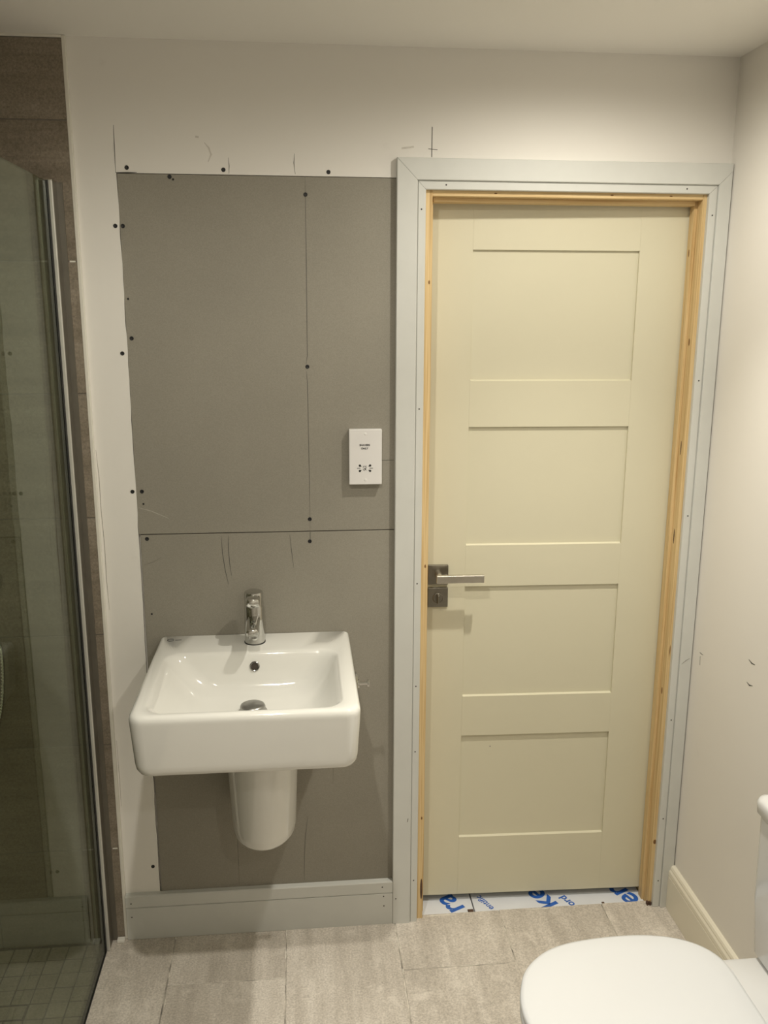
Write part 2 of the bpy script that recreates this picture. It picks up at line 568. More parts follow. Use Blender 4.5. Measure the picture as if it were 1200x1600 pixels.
def stroke(pts, w, mat, parent, name='pencil_line', plane='y', at=0.0):
    """a drawn line lying on a wall: pts are (x, z) on the back wall or (y, z) on the right wall"""
    bm = bmesh.new()
    P = [Vector((p[0], p[1])) for p in pts]
    L, Rr = [], []
    for i, p in enumerate(P):
        d = (P[min(i+1, len(P)-1)]-P[max(i-1, 0)]).normalized()
        n = Vector((-d.y, d.x))*w/2
        k = 0.35 if i in (0, len(P)-1) and len(P) > 2 else 1
        L.append(p+n*k); Rr.append(p-n*k)
    def w3(q, t):
        return (q.x, at-t, q.y) if plane == 'y' else (at-t, q.x, q.y)
    for i in range(len(P)-1):
        quad = (L[i], L[i+1], Rr[i+1], Rr[i])
        extrude_profile(bm, [w3(q, 0.0) for q in quad], [w3(q, 0.0003) for q in quad])
    return obj(name, bm, mat, parent)
# pencil lines
stroke([(0.025, 2.098), (0.0245, 1.9), (0.0235, 1.665), (0.0195, 1.645)], 0.0014, 'pencil', up)
stroke([(0.0205, 1.628), (0.0225, 1.60), (0.0235, 1.40), (0.0235, 1.206)], 0.0014, 'pencil', up)
stroke([(0.0235, 1.203), (0.0232, 1.180)], 0.0016, 'pencil', lo)
stroke([(0.004, 0.36), (-0.004, 0.30), (-0.008, 0.24), (-0.010, 0.15)], 0.0013, 'pencil', lo)
stroke([(-0.201, 0.60), (-0.198, 0.40), (-0.199, 0.15)], 0.0013, 'pencil', lo)
stroke([(0.083, 0.540), (0.078, 0.515), (0.077, 0.46)], 0.0014, 'pencil_faint', lo)
stroke([(-0.211, 1.196), (-0.210, 1.15), (-0.204, 1.10), (-0.197, 1.062)], 0.0017, 'pencil', lo)
stroke([(-0.192, 1.198), (-0.194, 1.165), (-0.192, 1.12), (-0.188, 1.086)], 0.0017, 'pencil', lo)
stroke([(-0.031, 1.196), (-0.027, 1.15), (-0.022, 1.104)], 0.0016, 'pencil', lo)
stroke([(0.213, 1.394), (0.2475, 1.394)], 0.0014, 'pencil', up)
stroke([(-0.421, 1.277), (-0.39, 1.268), (-0.345, 1.247)], 0.0020, 'scuff_light', up, 'scuff')
stroke([(-0.415, 1.122), (-0.39, 1.13), (-0.37, 1.142)], 0.0014, 'pencil_faint', lo)
for k, (x, z) in enumerate(((-0.150, 0.300), (-0.142, 0.300), (-0.134, 0.300), (-0.125, 0.303), (-0.117, 0.305))):
    stroke([(x, z+0.012), (x+0.006, z)], 0.0014, 'pencil_faint', lo)
stroke([(-0.166, 0.31), (-0.172, 0.29), (-0.164, 0.27)], 0.0014, 'pencil_faint', lo)
stroke([(-0.426, 2.207), (-0.427, 2.16), (-0.4275, 2.101)], 0.0020, 'pencil', wb)
stroke([(-0.428, 2.1005), (-0.40, 2.1008), (-0.378, 2.1012)], 0.0030, 'pencil', wb)
stroke([(-0.159, 2.139), (-0.158, 2.12), (-0.159, 2.102)], 0.0015, 'pencil', wb)
stroke([(0.0005, 2.151), (-0.002, 2.130), (0.001, 2.104)], 0.0017, 'pencil', wb)
stroke([(0.337, 2.219), (0.337, 2.149)], 0.0020, 'pencil', wb)
stroke([(0.328, 2.168), (0.351, 2.1665)], 0.0016, 'pencil_faint', wb)
for pts in (((-0.215, 2.172), (-0.205, 2.160), (-0.200, 2.145), (-0.208, 2.128)), ((-0.236, 2.185), (-0.228, 2.184)), ((0.262, 2.168), (0.292, 2.172))):
    stroke(pts, 0.0045, 'smudge', wb, 'scuff')
# crack in the painted strip near the tiling
stroke([(-0.519, 1.43), (-0.516, 1.36), (-0.5165, 1.27), (-0.514, 1.18), (-0.515, 1.08), (-0.513, 1.00)], 0.0016, 'scuff_wall', wb, 'crack')
stroke([(-0.518, 0.62), (-0.517, 0.5), (-0.5175, 0.42)], 0.0012, 'scuff_wall', wb, 'crack')

# shower tiling, 10 mm proud of the wall
TY = -0.010
bm = nbox(XL, TILE_X-0.001, TY+0.002, 0.0125, -0.05, CEIL-0.006)
wsh = struct(obj('wall_shower', bm, 'grout_wall'), 'brown stone-look tiled shower wall beside the painted wall', 'wall')
zl = [-0.045, 0.295-0.3197, 0.295, 0.6147, 0.9344, 1.2541, 1.5738, 1.8935, 2.2132, CEIL-0.007]
for k in range(1, len(zl)-1):
    z0, z1 = zl[k]+0.0012, zl[k+1]-0.0012
    xs = [TILE_X, -1.17, XL] if k % 2 == 0 else [TILE_X, -0.872, XL]
    for a, b_ in zip(xs, xs[1:]):
        obj('wall_tile', nbox(b_+0.0012, a-(0.0 if a == TILE_X else 0.0012), TY, TY+0.009, z0, z1, bev=0.0008, seg=1), 'wall_stone', wsh)
# bits of white grout left in the joints beside the trim
for z in (1.8935, 0.295):
    obj('grout_smear', nbox(-0.5475, -0.534, TY-0.0004, TY+0.003, z-0.0018, z+0.0018), 'bead_white', wsh)
# left shower wall, wall behind camera, right wall, ceiling
wl = nbox(XL-0.1, XL, YB, 0.02, -0.06, CEIL)
wl = struct(obj('wall_left', wl, 'grout_wall'), 'tiled left wall of the shower', 'wall')
for k in range(1, len(zl)-1):
    ys = [-0.0105, -0.64, -1.28, -1.92, -2.56, YB] if k % 2 else [-0.0105, -0.32, -0.96, -1.60, -2.24, -2.88, YB]
    for a, b_ in zip(ys, ys[1:]):
        obj('wall_tile', nbox(XL-0.004, XL+0.004, b_+0.0012, a-0.0012, zl[k]+0.0012, zl[k+1]-0.0012, bev=0.0008, seg=1), 'wall_stone', wl)
wr = struct(obj('wall_right', nbox(XR, XR+0.1, YB, 0.0, -0.06, CEIL), 'wall_cream'), 'plain off-white wall on the right beside the toilet', 'wall')
struct(obj('wall_rear', nbox(XL-0.1, XR+0.1, YB-0.1, YB, -0.06, CEIL), 'wall_cream'), 'plain off-white wall behind the camera', 'wall')
struct(obj('floor_passage', nbox(OPL-0.3, XR+0.1, 0.012, 1.1, -0.08, -0.022), 'subfloor'), 'dark floor beyond the door gap', 'floor')
struct(obj('wall_passage', nbox(OPL-0.35, XR+0.1, 1.0, 1.1, -0.08, CEIL), 'wall_cream'), 'wall of the passage hidden beyond the door', 'wall')
struct(obj('ceiling', nbox(XL-0.1, XR+0.1, YB-0.1, 1.1, CEIL, CEIL+0.1), 'ceiling_white'), 'plain white ceiling', 'ceiling')
# scuffs on right wall
for pts, w in ((((-0.058, 0.846), (-0.068, 0.845), (-0.080, 0.846)), 0.0022), (((-0.063, 0.836), (-0.066, 0.811)), 0.0018), (((-0.319, 0.931), (-0.335, 0.927), (-0.350, 0.929)), 0.0040), (((-0.320, 0.871), (-0.334, 0.868), (-0.349, 0.873)), 0.0036)):
    stroke(pts, w, 'pencil', wr, 'scuff', 'x', XR)

# white bead where the tiling stops, and caulk along the top of the tiles
trim_b = nbox(TILE_X-0.0005, TILE_X+0.0085, -0.0108, 0.0, 0.0, CEIL-0.001, bev=0.0015)
struct(obj('trim_1', trim_b, 'bead_white'), 'thin white edge trim between shower tiles and painted wall', 'trim')
struct(obj('trim_2', nbox(XL, TILE_X, -0.0125, 0.0, CEIL-0.0065, CEIL, bev=0.001), 'bead_white'), 'thin white caulk line above the shower tiles', 'trim')
o = obj('plastic_wedge', nbox(TILE_X-0.020, TILE_X+0.001, -0.028, -0.0125, 0.0005, 0.010, bev=0.0015), 'wedge_white')
tag(o, 'tiny white plastic wedge on the floor at the foot of the tiles', 'wedge')

# ------------------------------------------------------------------ architrave, lining, skirting
AIN_L, AIN_R, AIN_T = 0.322, 1.051, 2.072
PROF = [(0, 0.0), (0, 0.0125), (0.0015, 0.0140), (0.0185, 0.0145), (0.0190, 0.0115), (0.0212, 0.0115), (0.0216, 0.0172), (0.0230, 0.0185), (0.0545, 0.0185), (0.0715, 0.0185), (0.073, 0.0170), (0.073, 0.0)]
def arch_leg(x_in, sgn, umax):
    P = [(min(u, umax), v) for u, v in PROF]
    A = [(x_in+sgn*u, -v, 0.0005) for u, v in P]
    B = [(x_in+sgn*u, -v, AIN_T+u-0.0004) for u, v in P]
    return extrude_profile(bmesh.new(), A, B)
tr3 = struct(obj('trim_3', arch_leg(AIN_L, -1, 0.073), 'mdf'), 'primed white architrave leg left of the door', 'trim')
tr4 = struct(obj('trim_4', arch_leg(AIN_R, 1, 0.0545), 'mdf'), 'primed white architrave leg between door and right wall', 'trim')
bm = bmesh.new()
lowp = [p for p in PROF if p[0] <= 0.0545] + [(0.0545, 0.0)]
extrude_profile(bm, [(AIN_L-u+0.0004, -v, AIN_T+u) for u, v in lowp], [(AIN_R+u-0.0004, -v, AIN_T+u) for u, v in lowp])
topp = [(0.0545, 0.0), (0.0545, 0.0185), (0.0715, 0.0185), (0.073, 0.0170), (0.073, 0.0)]
extrude_profile(bm, [(AIN_L-u+0.0004, -v, AIN_T+u) for u, v in topp], [(1.1062, -v, AIN_T+u) for u, v in topp])
tr5 = struct(obj('trim_5', bm, 'mdf'), 'primed white architrave head over the door', 'trim')
def nail(x, z, y, parent, r=0.0021):
    obj('nail_hole', lathe(bmesh.new(), [(r, 0.0005), (r, -0.0003), (r*0.5, -0.0001)], (x, y, z), 'y', 8), 'nail_dark', parent)
for z in (2.025, 1.53, 1.055, 0.755, 0.555, 0.14): nail(0.311, z, -0.0143, tr3)
nail(0.258, 0.085, -0.0187, tr3)
for z in (2.02, 1.60, 1.23, 0.62, 0.30, 0.09): nail(1.062, z, -0.0143, tr4)
for x in (0.372, 0.99): nail(x, 2.083, -0.0143, tr5)
stroke([(1.077, 0.795), (1.090, 0.806), (1.100, 0.812)], 0.0012, 'pencil_faint', tr4, 'scuff', 'y', -0.0187)
stroke([(0.292, 0.347), (0.290, 0.336)], 0.002, 'pencil_faint', tr3, 'scuff', 'y', -0.0187)

# pine door lining: two jambs and a head with stops
LIN_L, LIN_R, LIN_T = 0.3405, 1.0405, 2.0585
tl = struct(empty('trim_6', ((LIN_L+LIN_R)/2, 0.05, 0)), 'raw pine door lining inside the white architrave', 'trim')
jl = obj('jamb', nbox(OPL-0.002, LIN_L, -0.001, 0.13, -0.02, OPT, bev=0.0008, seg=1), 'pine', tl)
jr = obj('jamb', nbox(LIN_R, OPR+0.002, -0.001, 0.13, -0.012, OPT, bev=0.0008, seg=1), 'pine', tl)
hd = obj('head', nbox(LIN_L, LIN_R, -0.0005, 0.13, LIN_T, OPT+0.001, bev=0.0008, seg=1), 'pine_across', tl)
obj('door_stop', nbox(LIN_L, LIN_L+0.006, 0.030, 0.058, 0.0, LIN_T, bev=0.0006, seg=1), 'pine', tl)
obj('door_stop', nbox(LIN_R-0.008, LIN_R, 0.030, 0.056, -0.006, LIN_T, bev=0.0006, seg=1), 'pine', tl)
obj('door_stop', nbox(LIN_L+0.006, LIN_R-0.008, 0.026, 0.056, LIN_T-0.0115, LIN_T, bev=0.0006, seg=1), 'pine_across', tl)
def knot(x, y, z, axis, rx, rz, parent, mat='knot'):
    bm = lathe(bmesh.new(), [(1, 0.0003), (1, -0.0002), (0.6, -0.0004)], (0, 0, 0), axis, 12)
    for v in bm.verts:
        if axis == 'y': v.co = Vector((x+v.co.x*rx, y+v.co.y, z+v.co.z*rz))
        else: v.co = Vector((x+v.co.x, y+v.co.y*rx, z+v.co.z*rz))
    obj('knot', bm, mat, parent)
for z, rz, ry in ((1.70, 0.010, 0.004), (1.415, 0.020, 0.0025), (1.165, 0.022, 0.003), (0.70, 0.011, 0.004)):
    knot(LIN_R, 0.016, z, 'x', ry, rz, jr, 'torn_brown' if ry < 0.0035 else 'knot')
knot(1.0475, -0.0011, 0.215, 'y', 0.0050, 0.0075, jr)
knot(LIN_R-0.008, 0.043, 1.93, 'x', 0.003, 0.010, jr)
for z in (1.85, 1.10, 0.335): knot(0.3345, -0.0011, z, 'y', 0.0022, 0.005, jl)
knot(0.336, -0.0011, 0.10, 'y', 0.0035, 0.035, jl, 'torn_brown')
for x in (0.50, 0.80, 0.955): knot(x, -0.0006, 2.0665, 'y', 0.0040, 0.0016, hd)
# splintered foot of right jamb
for k in range(5):
    rr = random.Random(k)
    obj('splinter', nbox(1.036+k*0.004, 1.040+k*0.004, -0.004-rr.random()*0.004, 0.004, -0.004, 0.004+rr.random()*0.008, bev=0.0006, seg=1), 'torn_brown', tl)

# skirting under the basin
def skirt_profile(t):
    return [(0, 0.0), (t, 0.0), (t, 0.1015), (t-0.003, 0.1022), (t-0.003, 0.1042), (t, 0.105), (t, 0.138), (t-0.0025, 0.1415), (0, 0.1425)]
P = skirt_profile(0.0165)
bs = obj('baseboard_back', extrude_profile(bmesh.new(), [(-0.5208, -v, z+0.0005) for v, z in P], [(0.2485, -v, z+0.0005) for v, z in P]), 'mdf')
struct(bs, 'primed white skirting board below the basin', 'skirting board')
for x, z in ((0.218, 0.125), (0.222, 0.094), (0.223, 0.062), (-0.506, 0.118), (-0.506, 0.074)): nail(x, z, -0.0167, bs)
PR = [(0, 0.0), (0.0185, 0.0), (0.0185, 0.108), (0.0165, 0.109), (0.0165, 0.1115), (0.0185, 0.113), (0.0175, 0.124), (0.0135, 0.130), (0.0135, 0.134), (0.0105, 0.140), (0.006, 0.1425), (0, 0.143)]
br = obj('baseboard_right', extrude_profile(bmesh.new(), [(XR-v, -0.0190, z+0.0005) for v, z in PR], [(XR-v, YB, z+0.0005) for v, z in PR]), 'skirting_cream')
struct(br, 'cream moulded skirting board along the right wall', 'skirting board')

# ------------------------------------------------------------------ door
DW = 0.702
hinge = Vector((1.0415, 0.0600, 0.0))
leaf = bmesh.new()
PZ = [(1.595, 1.936), (1.135, 1.470), (0.6765, 1.0145), (0.2146, 0.552)]
pxl, pxr = -0.581, -0.135
z_bot, z_top = 0.0185, 2.056
T = 0.040
BV = 0.0012
box(leaf, -DW, pxl, 0, T, z_bot, z_top)
box(leaf, pxr, 0, 0, T, z_bot, z_top)
edges = [z_bot] + [v for a, b_ in reversed(PZ) for v in (a, b_)] + [z_top]
for k in range(0, len(edges), 2):
    box(leaf, pxl+0.00022, pxr-0.0002, 0, T, edges[k], edges[k+1])
door = obj('door_1', leaf, 'door_cream', origin=(0, 0, 0))
door.location = hinge
door.rotation_euler = (0, 0, -0.0286)
WPOS[door] = Vector(hinge)
struct(door, 'cream four-panel shaker door standing just ajar', 'door')
for a, b_ in PZ:
    pb = bmesh.new()
    box(pb, pxl, pxr, 0.0075, T-0.0075, a, b_)
    # small quirk bevel round the panel
    for (s0, s1) in (((pxl, pxr), 'b'), ((pxl, pxr), 't')):
        pass
    obj('panel', pb, 'door_cream', door, local=True)
    # sloping bead that catches the light on the lower edge
    q = [(0.0002, a-0.0002), (0.0075, a-0.0002), (0.0075, a+0.0030)]
    obj('bead', extrude_profile(bmesh.new(), [(pxl+0.001, y, z) for y, z in q], [(pxr-0.001, y, z) for y, z in q]), 'door_cream', door, local=True)
# lever handle on a square rose, and a bathroom turn below it
hx = -0.659
ROSE = 0.0285
rose = obj('lever_handle', nbox(hx-ROSE, hx+ROSE, -0.009, 0.0, 1.024, 1.081, bev=0.0010), 'nickel', door, local=True)
rose['label'] = 'brushed nickel lever handle on a square rose'
def child_of_part(name, bm, mat, part, smooth=False):
    return obj(name, bm, mat, part, smooth)
nk = bmesh.new()
lathe(nk, [(0.0105, 0.0), (0.0100, -0.020), (0.0100, -0.048), (0.009, -0.050)], (hx, -0.008, 1.055), 'y', 24)
child_of_part('neck', nk, 'nickel_light', rose, 35)
lv = bmesh.new()
box(lv, hx-0.011, hx+0.122, -0.064, -0.050, 1.0435, 1.0655, bev=0.0016)
child_of_part('lever', lv, 'nickel_light', rose)
lock = obj('turn_lock', nbox(hx-ROSE, hx+ROSE, -0.009, 0.0, 0.957, 1.014, bev=0.0010), 'nickel', door, local=True)
lock['label'] = 'square bathroom thumb-turn lock plate'
ln = lathe(bmesh.new(), [(0.0150, -0.0085), (0.0150, -0.0105), (0.0135, -0.0112), (0.0130, -0.0100)], (hx, 0, 0.984), 'y', 28)
child_of_part('turn_ring', ln, 'nickel', lock, 35)
tb = bmesh.new()
box(tb, hx-0.0032, hx+0.0032, -0.026, -0.010, 0.971, 0.997, bev=0.0014)
child_of_part('thumb_turn', tb, 'nickel', lock)
for (sx, sz, r) in ((0.137, 1.40, 0.0018), (-0.29+0.0, 0.520, 0.002),):
    pass
obj('paint_speck', lathe(bmesh.new(), [(0.0022, 0.0002), (0.0020, -0.0004)], (-0.492, 0.0073, 0.511), 'y', 10), 'scuff_wall', door, local=True)

# film-covered boards showing through the gap under the door
def board(x0, x1, label):
    o = obj('covered_board', nbox(x0, x1, 0.0185, 0.42, -0.021, -0.005, bev=0.0012), 'film_white')
    return tag(o, label, 'floor board', 'film-covered boards under the door')
b1 = board(0.3425, 0.5030, 'short white film-covered floor board with blue print, by the latch side of the door')
b2 = board(0.5065, 1.0385, 'long white film-covered floor board with blue print, by the hinge side of the door')
ROT = math.radians(116)
def print_on(body, x, y, size, parent, bold, name='blue_print', rot=ROT):
    t = text(name, body, size, 'print_blue', parent, (x, y, -0.0047), (0, 0, rot), bold, 'LEFT', 0.0001)
    return t
print_on('ra', 0.452, 0.024, 0.105, b1, 0.0020)
print_on('entific', 0.560, 0.026, 0.030, b2, 0.0004)
print_on('ke', 0.742, 0.016, 0.105, b2, 0.0020)
print_on('ord', 0.812, 0.020, 0.036, b2, 0.0010)
print_on('er', 1.004, 0.012, 0.105, b2, 0.0020)
obj('debris', nbox(0.484, 0.5015, 0.0190, 0.0300, -0.0051, -0.0025, bev=0.0008), 'torn_brown', b1)
obj('debris', nbox(0.904, 0.912, 0.0190, 0.0270, -0.0051, -0.0025, bev=0.0008), 'torn_brown', b2)

# ------------------------------------------------------------------ wash basin
SX0, SX1, SYF, SZ = -0.3845, 0.1255, -0.497, 0.920
basin = tag(empty('wash_basin', ((SX0+SX1)/2, -0.25, 0.38)), 'white ceramic wall-hung wash basin with chrome mixer tap and half pedestal', 'wash basin')
rings = []
def outer(ins, z, rf=0.034, rb=0.006):
    return rrect(SX0+ins, SX1-ins, SYF+ins, -0.0012, z, max(rf-ins*0.2, 0.012), rb)
rings.append(rrect(SX0+0.09, SX1-0.09, SYF+0.10, -0.02, 0.7690, 0.03, 0.006))
rings += [outer(0.032, 0.7690), outer(0.022, 0.7708), outer(0.0135, 0.7765), outer(0.0090, 0.7860), outer(0.0068, 0.80), outer(0.0030, 0.86), outer(0.0006, 0.9000),
          outer(0.0006, 0.9070), outer(0.0020, 0.9135), outer(0.0055, 0.9180), outer(0.0110, 0.9200)]
def bowl(l, r, f, b, z, rad):
    return rrect(SX0+l, SX1-r, SYF+f, -b, z, rad, rad)
rings += [bowl(0.030, 0.036, 0.020, 0.122, 0.9203, 0.045), bowl(0.034, 0.040, 0.024, 0.127, 0.9185, 0.045), bowl(0.040, 0.045, 0.028, 0.132, 0.9130, 0.046),
          bowl(0.050, 0.052, 0.033, 0.137, 0.9000, 0.050), bowl(0.068, 0.063, 0.039, 0.144, 0.8760, 0.056), bowl(0.090, 0.077, 0.046, 0.152, 0.8520, 0.062),
          bowl(0.112, 0.094, 0.058, 0.164, 0.8330, 0.066), bowl(0.138, 0.116, 0.078, 0.184, 0.8215, 0.066), bowl(0.170, 0.150, 0.105, 0.214, 0.8155, 0.055),
          bowl(0.215, 0.210, 0.150, 0.262, 0.8135, 0.025)]
obj('basin', loft(bmesh.new(), rings), 'ceramic', basin, 75)
WX, WY, WZ = -0.127, -0.262, 0.8145
wst = obj('waste', lathe(bmesh.new(), [(0.0355, 0.0), (0.0355, 0.003), (0.0335, 0.0050), (0.0312, 0.0055), (0.0310, 0.0150), (0.0292, 0.0190), (0.0240, 0.0212), (0.004, 0.0222)], (WX, WY, WZ), 'z', 36), 'waste_grey', basin, 50)
ovx, ovy, ovz = -0.126, -0.1415, 0.8845
bm = lathe(bmesh.new(), [(0.0128, 0.004), (0.0128, -0.003), (0.0112, -0.0042), (0.0098, -0.0036), (0.0090, 0.001)], (0, 0, 0), 'y', 28)
bmesh.ops.rotate(bm, verts=bm.verts, cent=(0, 0, 0), matrix=Matrix.Rotation(math.radians(-16), 3, 'X'))
bmesh.ops.translate(bm, verts=bm.verts, vec=(ovx, ovy, ovz))
ov = obj('overflow', bm, 'chrome_dark', basin, 40)
bm = lathe(bmesh.new(), [(0.0088, 0.002), (0.0088, -0.0020)], (0, 0, 0), 'y', 20)
bmesh.ops.rotate(bm, verts=bm.verts, cent=(0, 0, 0), matrix=Matrix.Rotation(math.radians(-16), 3, 'X'))
bmesh.ops.translate(bm, verts=bm.verts, vec=(ovx, ovy, ovz))
obj('overflow_hole', bm, 'hole_brown', ov, 40)
# maker's mark on the deck: open ring and a short word
bm = bmesh.new()
lx, ly = -0.352, -0.030
pts = [(lx+0.0085*math.cos(math.radians(a)), ly+0.0085*math.sin(math.radians(a)), 0.9204) for a in range(35, 336, 20)]
tube(bm, pts, 0.0013, 6)
mk = obj('maker_mark', bm, 'logo_grey', basin)
for k in range(5):
    obj('mark_stroke', nbox(lx+0.012+k*0.0034, lx+0.0140+k*0.0034, ly-0.0022, ly+0.0022, 0.9198, 0.9208), 'logo_grey', mk)

# half pedestal
def uring(w, d, z, xc=-0.1135, yback=-0.0012):
    """U-shaped section: flat back on the wall, half ellipse in front"""
    pts = []
    n = 28
    straight = 0.5
    for k in range(n+1):
        a = math.pi + math.pi*k/n
        pts.append((xc+w*math.cos(a), yback-d*straight + d*(1-straight)*math.sin(a), z))
    pts.append((xc+w, yback, z)); pts.append((xc-w, yback, z))
    return pts
pr = [uring(0.060, 0.190, 0.4040), uring(0.073, 0.215, 0.4045), uring(0.0805, 0.229, 0.4085), uring(0.0840, 0.2365, 0.4180), uring(0.0860, 0.240, 0.44), uring(0.0905, 0.249, 0.55), uring(0.0945, 0.257, 0.66), uring(0.0965, 0.262, 0.7750)]
ped = obj('half_pedestal', loft(bmesh.new(), pr), 'ceramic', basin, 60)

# mixer tap
TXc, TYc = -0.128, -0.060
tap = obj('mixer_tap', lathe(bmesh.new(), [(0.0265, 0.0), (0.0265, 0.0030), (0.0262, 0.0032), (0.0262, 0.06), (0.0255, 0.100), (0.0250, 0.1015), (0.0252, 0.103), (0.0250, 0.134), (0.0235, 0.1395), (0.0185, 0.1420), (0.006, 0.1428)], (TXc, TYc, 0.9203), 'z', 48), 'chrome', basin, 35)
tap['label'] = 'chrome cylindrical mixer tap'
obj('gasket', lathe(bmesh.new(), [(0.0278, 0.0), (0.0278, 0.0022)], (TXc, TYc, 0.9201), 'z', 40), 'black_seal', tap)
def capsule_ring(hw, hh, y, zc, n=8):
    pts = []
    for k in range(24):
        a = 2*math.pi*k/24
        c, s = math.cos(a), math.sin(a)
        e = 0.55
        pts.append((TXc+hw*math.copysign(abs(c)**e, c), y, zc+hh*math.copysign(abs(s)**e, s)))
    return pts
sp = [capsule_ring(0.0165, 0.0125, TYc-0.018, 0.9880), capsule_ring(0.0160, 0.0120, TYc-0.06, 0.9875), capsule_ring(0.0155, 0.0110, TYc-0.100, 0.9860), capsule_ring(0.0150, 0.0100, TYc-0.112, 0.9855), capsule_ring(0.0125, 0.0075, TYc-0.115, 0.9850)]
spout = obj('spout', loft(bmesh.new(), sp), 'chrome', tap, 50)
obj('aerator', lathe(bmesh.new(), [(0.0105, -0.0185), (0.0115, -0.018), (0.0115, -0.006)], (TXc, TYc-0.097, 0.9860), 'z', 24), 'chrome_dark', spout, 40)
lp = [capsule_ring(0.0175, 0.0130, TYc-0.012, 1.0440), capsule_ring(0.0175, 0.0125, TYc-0.046, 1.0455), capsule_ring(0.0165, 0.0115, TYc-0.056, 1.0460), capsule_ring(0.0130, 0.0085, TYc-0.0595, 1.0460)]
obj('lever', loft(bmesh.new(), lp), 'chrome', tap, 50)
# peg fitting on the basin's right side
fx, fy, fz = SX1-0.003, -0.215, 0.858
pg = obj('side_fitting', lathe(bmesh.new(), [(0.031, 0.0), (0.031, 0.008), (0.028, 0.011), (0.012, 0.0125), (0.012, 0.016)], (fx, fy, fz), 'x', 30), 'chrome', basin, 40)
pg['label'] = 'small chrome peg fitting'
st = bmesh.new()
lathe(st, [(0.0042, 0.012), (0.0042, 0.036), (0.0095, 0.0365), (0.0098, 0.0405), (0.0085, 0.0420)], (fx, fy, fz), 'x', 22)
obj('peg', st, 'chrome', pg, 40)

# ------------------------------------------------------------------ shaver socket
SXa, SXb, SZa, SZb = 0.1275, 0.2135, 1.333, 1.479
SF_Y = -0.019
sock = obj('shaver_socket', nbox(SXa, SXb, SF_Y, 0.0, SZa, SZb, bev=0.0020, seg=2), 'switch_white')
tag(sock, 'white plastic shaver socket plate on the bare plasterboard', 'socket')
scx = (SXa+SXb)/2
FRONT = (math.pi/2, 0, 0)
def front_text(body, x, z, size, bold):
    return text('lettering', body, size, 'print_black', sock, (x, SF_Y-0.0002, z), FRONT, bold)
front_text('SHAVERS', scx-0.002, 1.4375, 0.0068, 0.00022)
front_text('ONLY', scx-0.0025, 1.4285, 0.0068, 0.00022)
sz = 1.3765
for sx in (-1, 1):
    for s2 in (-1, 1):
        cx_, cz_ = scx-0.0015+sx*0.0135, sz+s2*0.0072
        bm = lathe(bmesh.new(), [(0.0030, 0.001), (0.0030, -0.0003)], (cx_, SF_Y, cz_), 'y', 16)
        q = [(cx_-sx*0.0050, cz_-s2*0.0022), (cx_-sx*0.0005, cz_-s2*0.0030), (cx_-sx*0.0010, cz_+s2*0.0015)]
        extrude_profile(bm, [(x, SF_Y+0.0007, z) for x, z in q], [(x, SF_Y-0.0003, z) for x, z in q])
        obj('pin_hole', bm, 'print_black', sock)
    bm = nbox(scx-0.0015+sx*0.0165-0.0045, scx-0.0015+sx*0.0165+0.0045, SF_Y-0.0003, SF_Y+0.0007, sz-0.0007, sz+0.0007)
    obj('voltage_line', bm, 'print_black', sock)
# printed shaver symbol between the pin holes
bm = bmesh.new()
cx_, cz_ = scx-0.0015, sz
for seg_ in (((-0.0040, 0.0055), (-0.0050, 0.0015)), ((-0.0040, 0.0055), (-0.0008, 0.0057)), ((0.0008, 0.0055), (-0.0002, 0.0012)), ((0.0008, 0.0057), (0.0045, 0.0056)), ((0.0048, 0.0030), (0.0018, -0.0010)),
             ((-0.0045, -0.0010), (-0.0042, -0.0052)), ((-0.0042, -0.0052), (-0.0010, -0.0058)), ((-0.0010, -0.0058), (0.0022, -0.0012)), ((0.0022, -0.0012), (-0.0020, -0.0008)), ((-0.0020, -0.0008), (0.0042, -0.0056))):
    p, q = Vector(seg_[0]), Vector(seg_[1])
    d = (q-p).normalized(); n = Vector((-d.y, d.x))*0.0006
    quad = (p+n, q+n, q-n, p-n)
    extrude_profile(bm, [(cx_+v.x, SF_Y+0.0005, cz_+v.y) for v in quad], [(cx_+v.x, SF_Y-0.0002, cz_+v.y) for v in quad])
obj('shaver_symbol', bm, 'print_black', sock)
for z in (SZa+0.0125, SZb-0.0125):
    obj('screw_cap', lathe(bmesh.new(), [(0.0036, 0.002), (0.0036, -0.0004), (0.0028, -0.0008), (0.0012, -0.0009)], (scx, SF_Y, z), 'y', 18), 'switch_white', sock, 40)

# ------------------------------------------------------------------ shower screen
GX = -0.578
GTOP = 2.074
scr = tag(empty('shower_screen', (GX, -0.5, 0)), 'clear glass shower screen in a slim metal wall channel', 'shower screen')
pane = obj('glass_pane', nbox(GX-0.004, GX+0.004, -0.96, -0.030, 0.004, GTOP-0.003, bev=0.0008, seg=1), 'screen_glass', scr)
bm = bmesh.new()
# channel: base on the tiles and two lips either side of the glass
box(bm, GX-0.0135, GX+0.0270, -0.0135, TY-0.0002, 0.0, GTOP)
box(bm, GX-0.0135, GX-0.0095, -0.052, -0.0125, 0.0, GTOP)
box(bm, GX+0.0095, GX+0.0135, -0.052, -0.0125, 0.0, GTOP)
ch = obj('wall_channel', bm, 'bronze_grey', scr)
obj('edge_strip', nbox(GX+0.0056, GX+0.0148, -0.0595, -0.0515, 0.001, GTOP, bev=0.0018), 'strip_bright', ch)
obj('seal', nbox(GX+0.0042, GX+0.0056, -0.0680, -0.040, 0.001, GTOP-0.001), 'black_seal', ch)
obj('seal', nbox(GX-0.0092, GX-0.0042, -0.0560, -0.040, 0.001, GTOP-0.001), 'black_seal', ch)
obj('reflection_strip', nbox(GX-0.0125, GX-0.0045, -0.108, -0.0565, 0.001, GTOP-0.002), 'bronze_grey', scr)  # added strip: the reflected band in the glass, built as solid grey
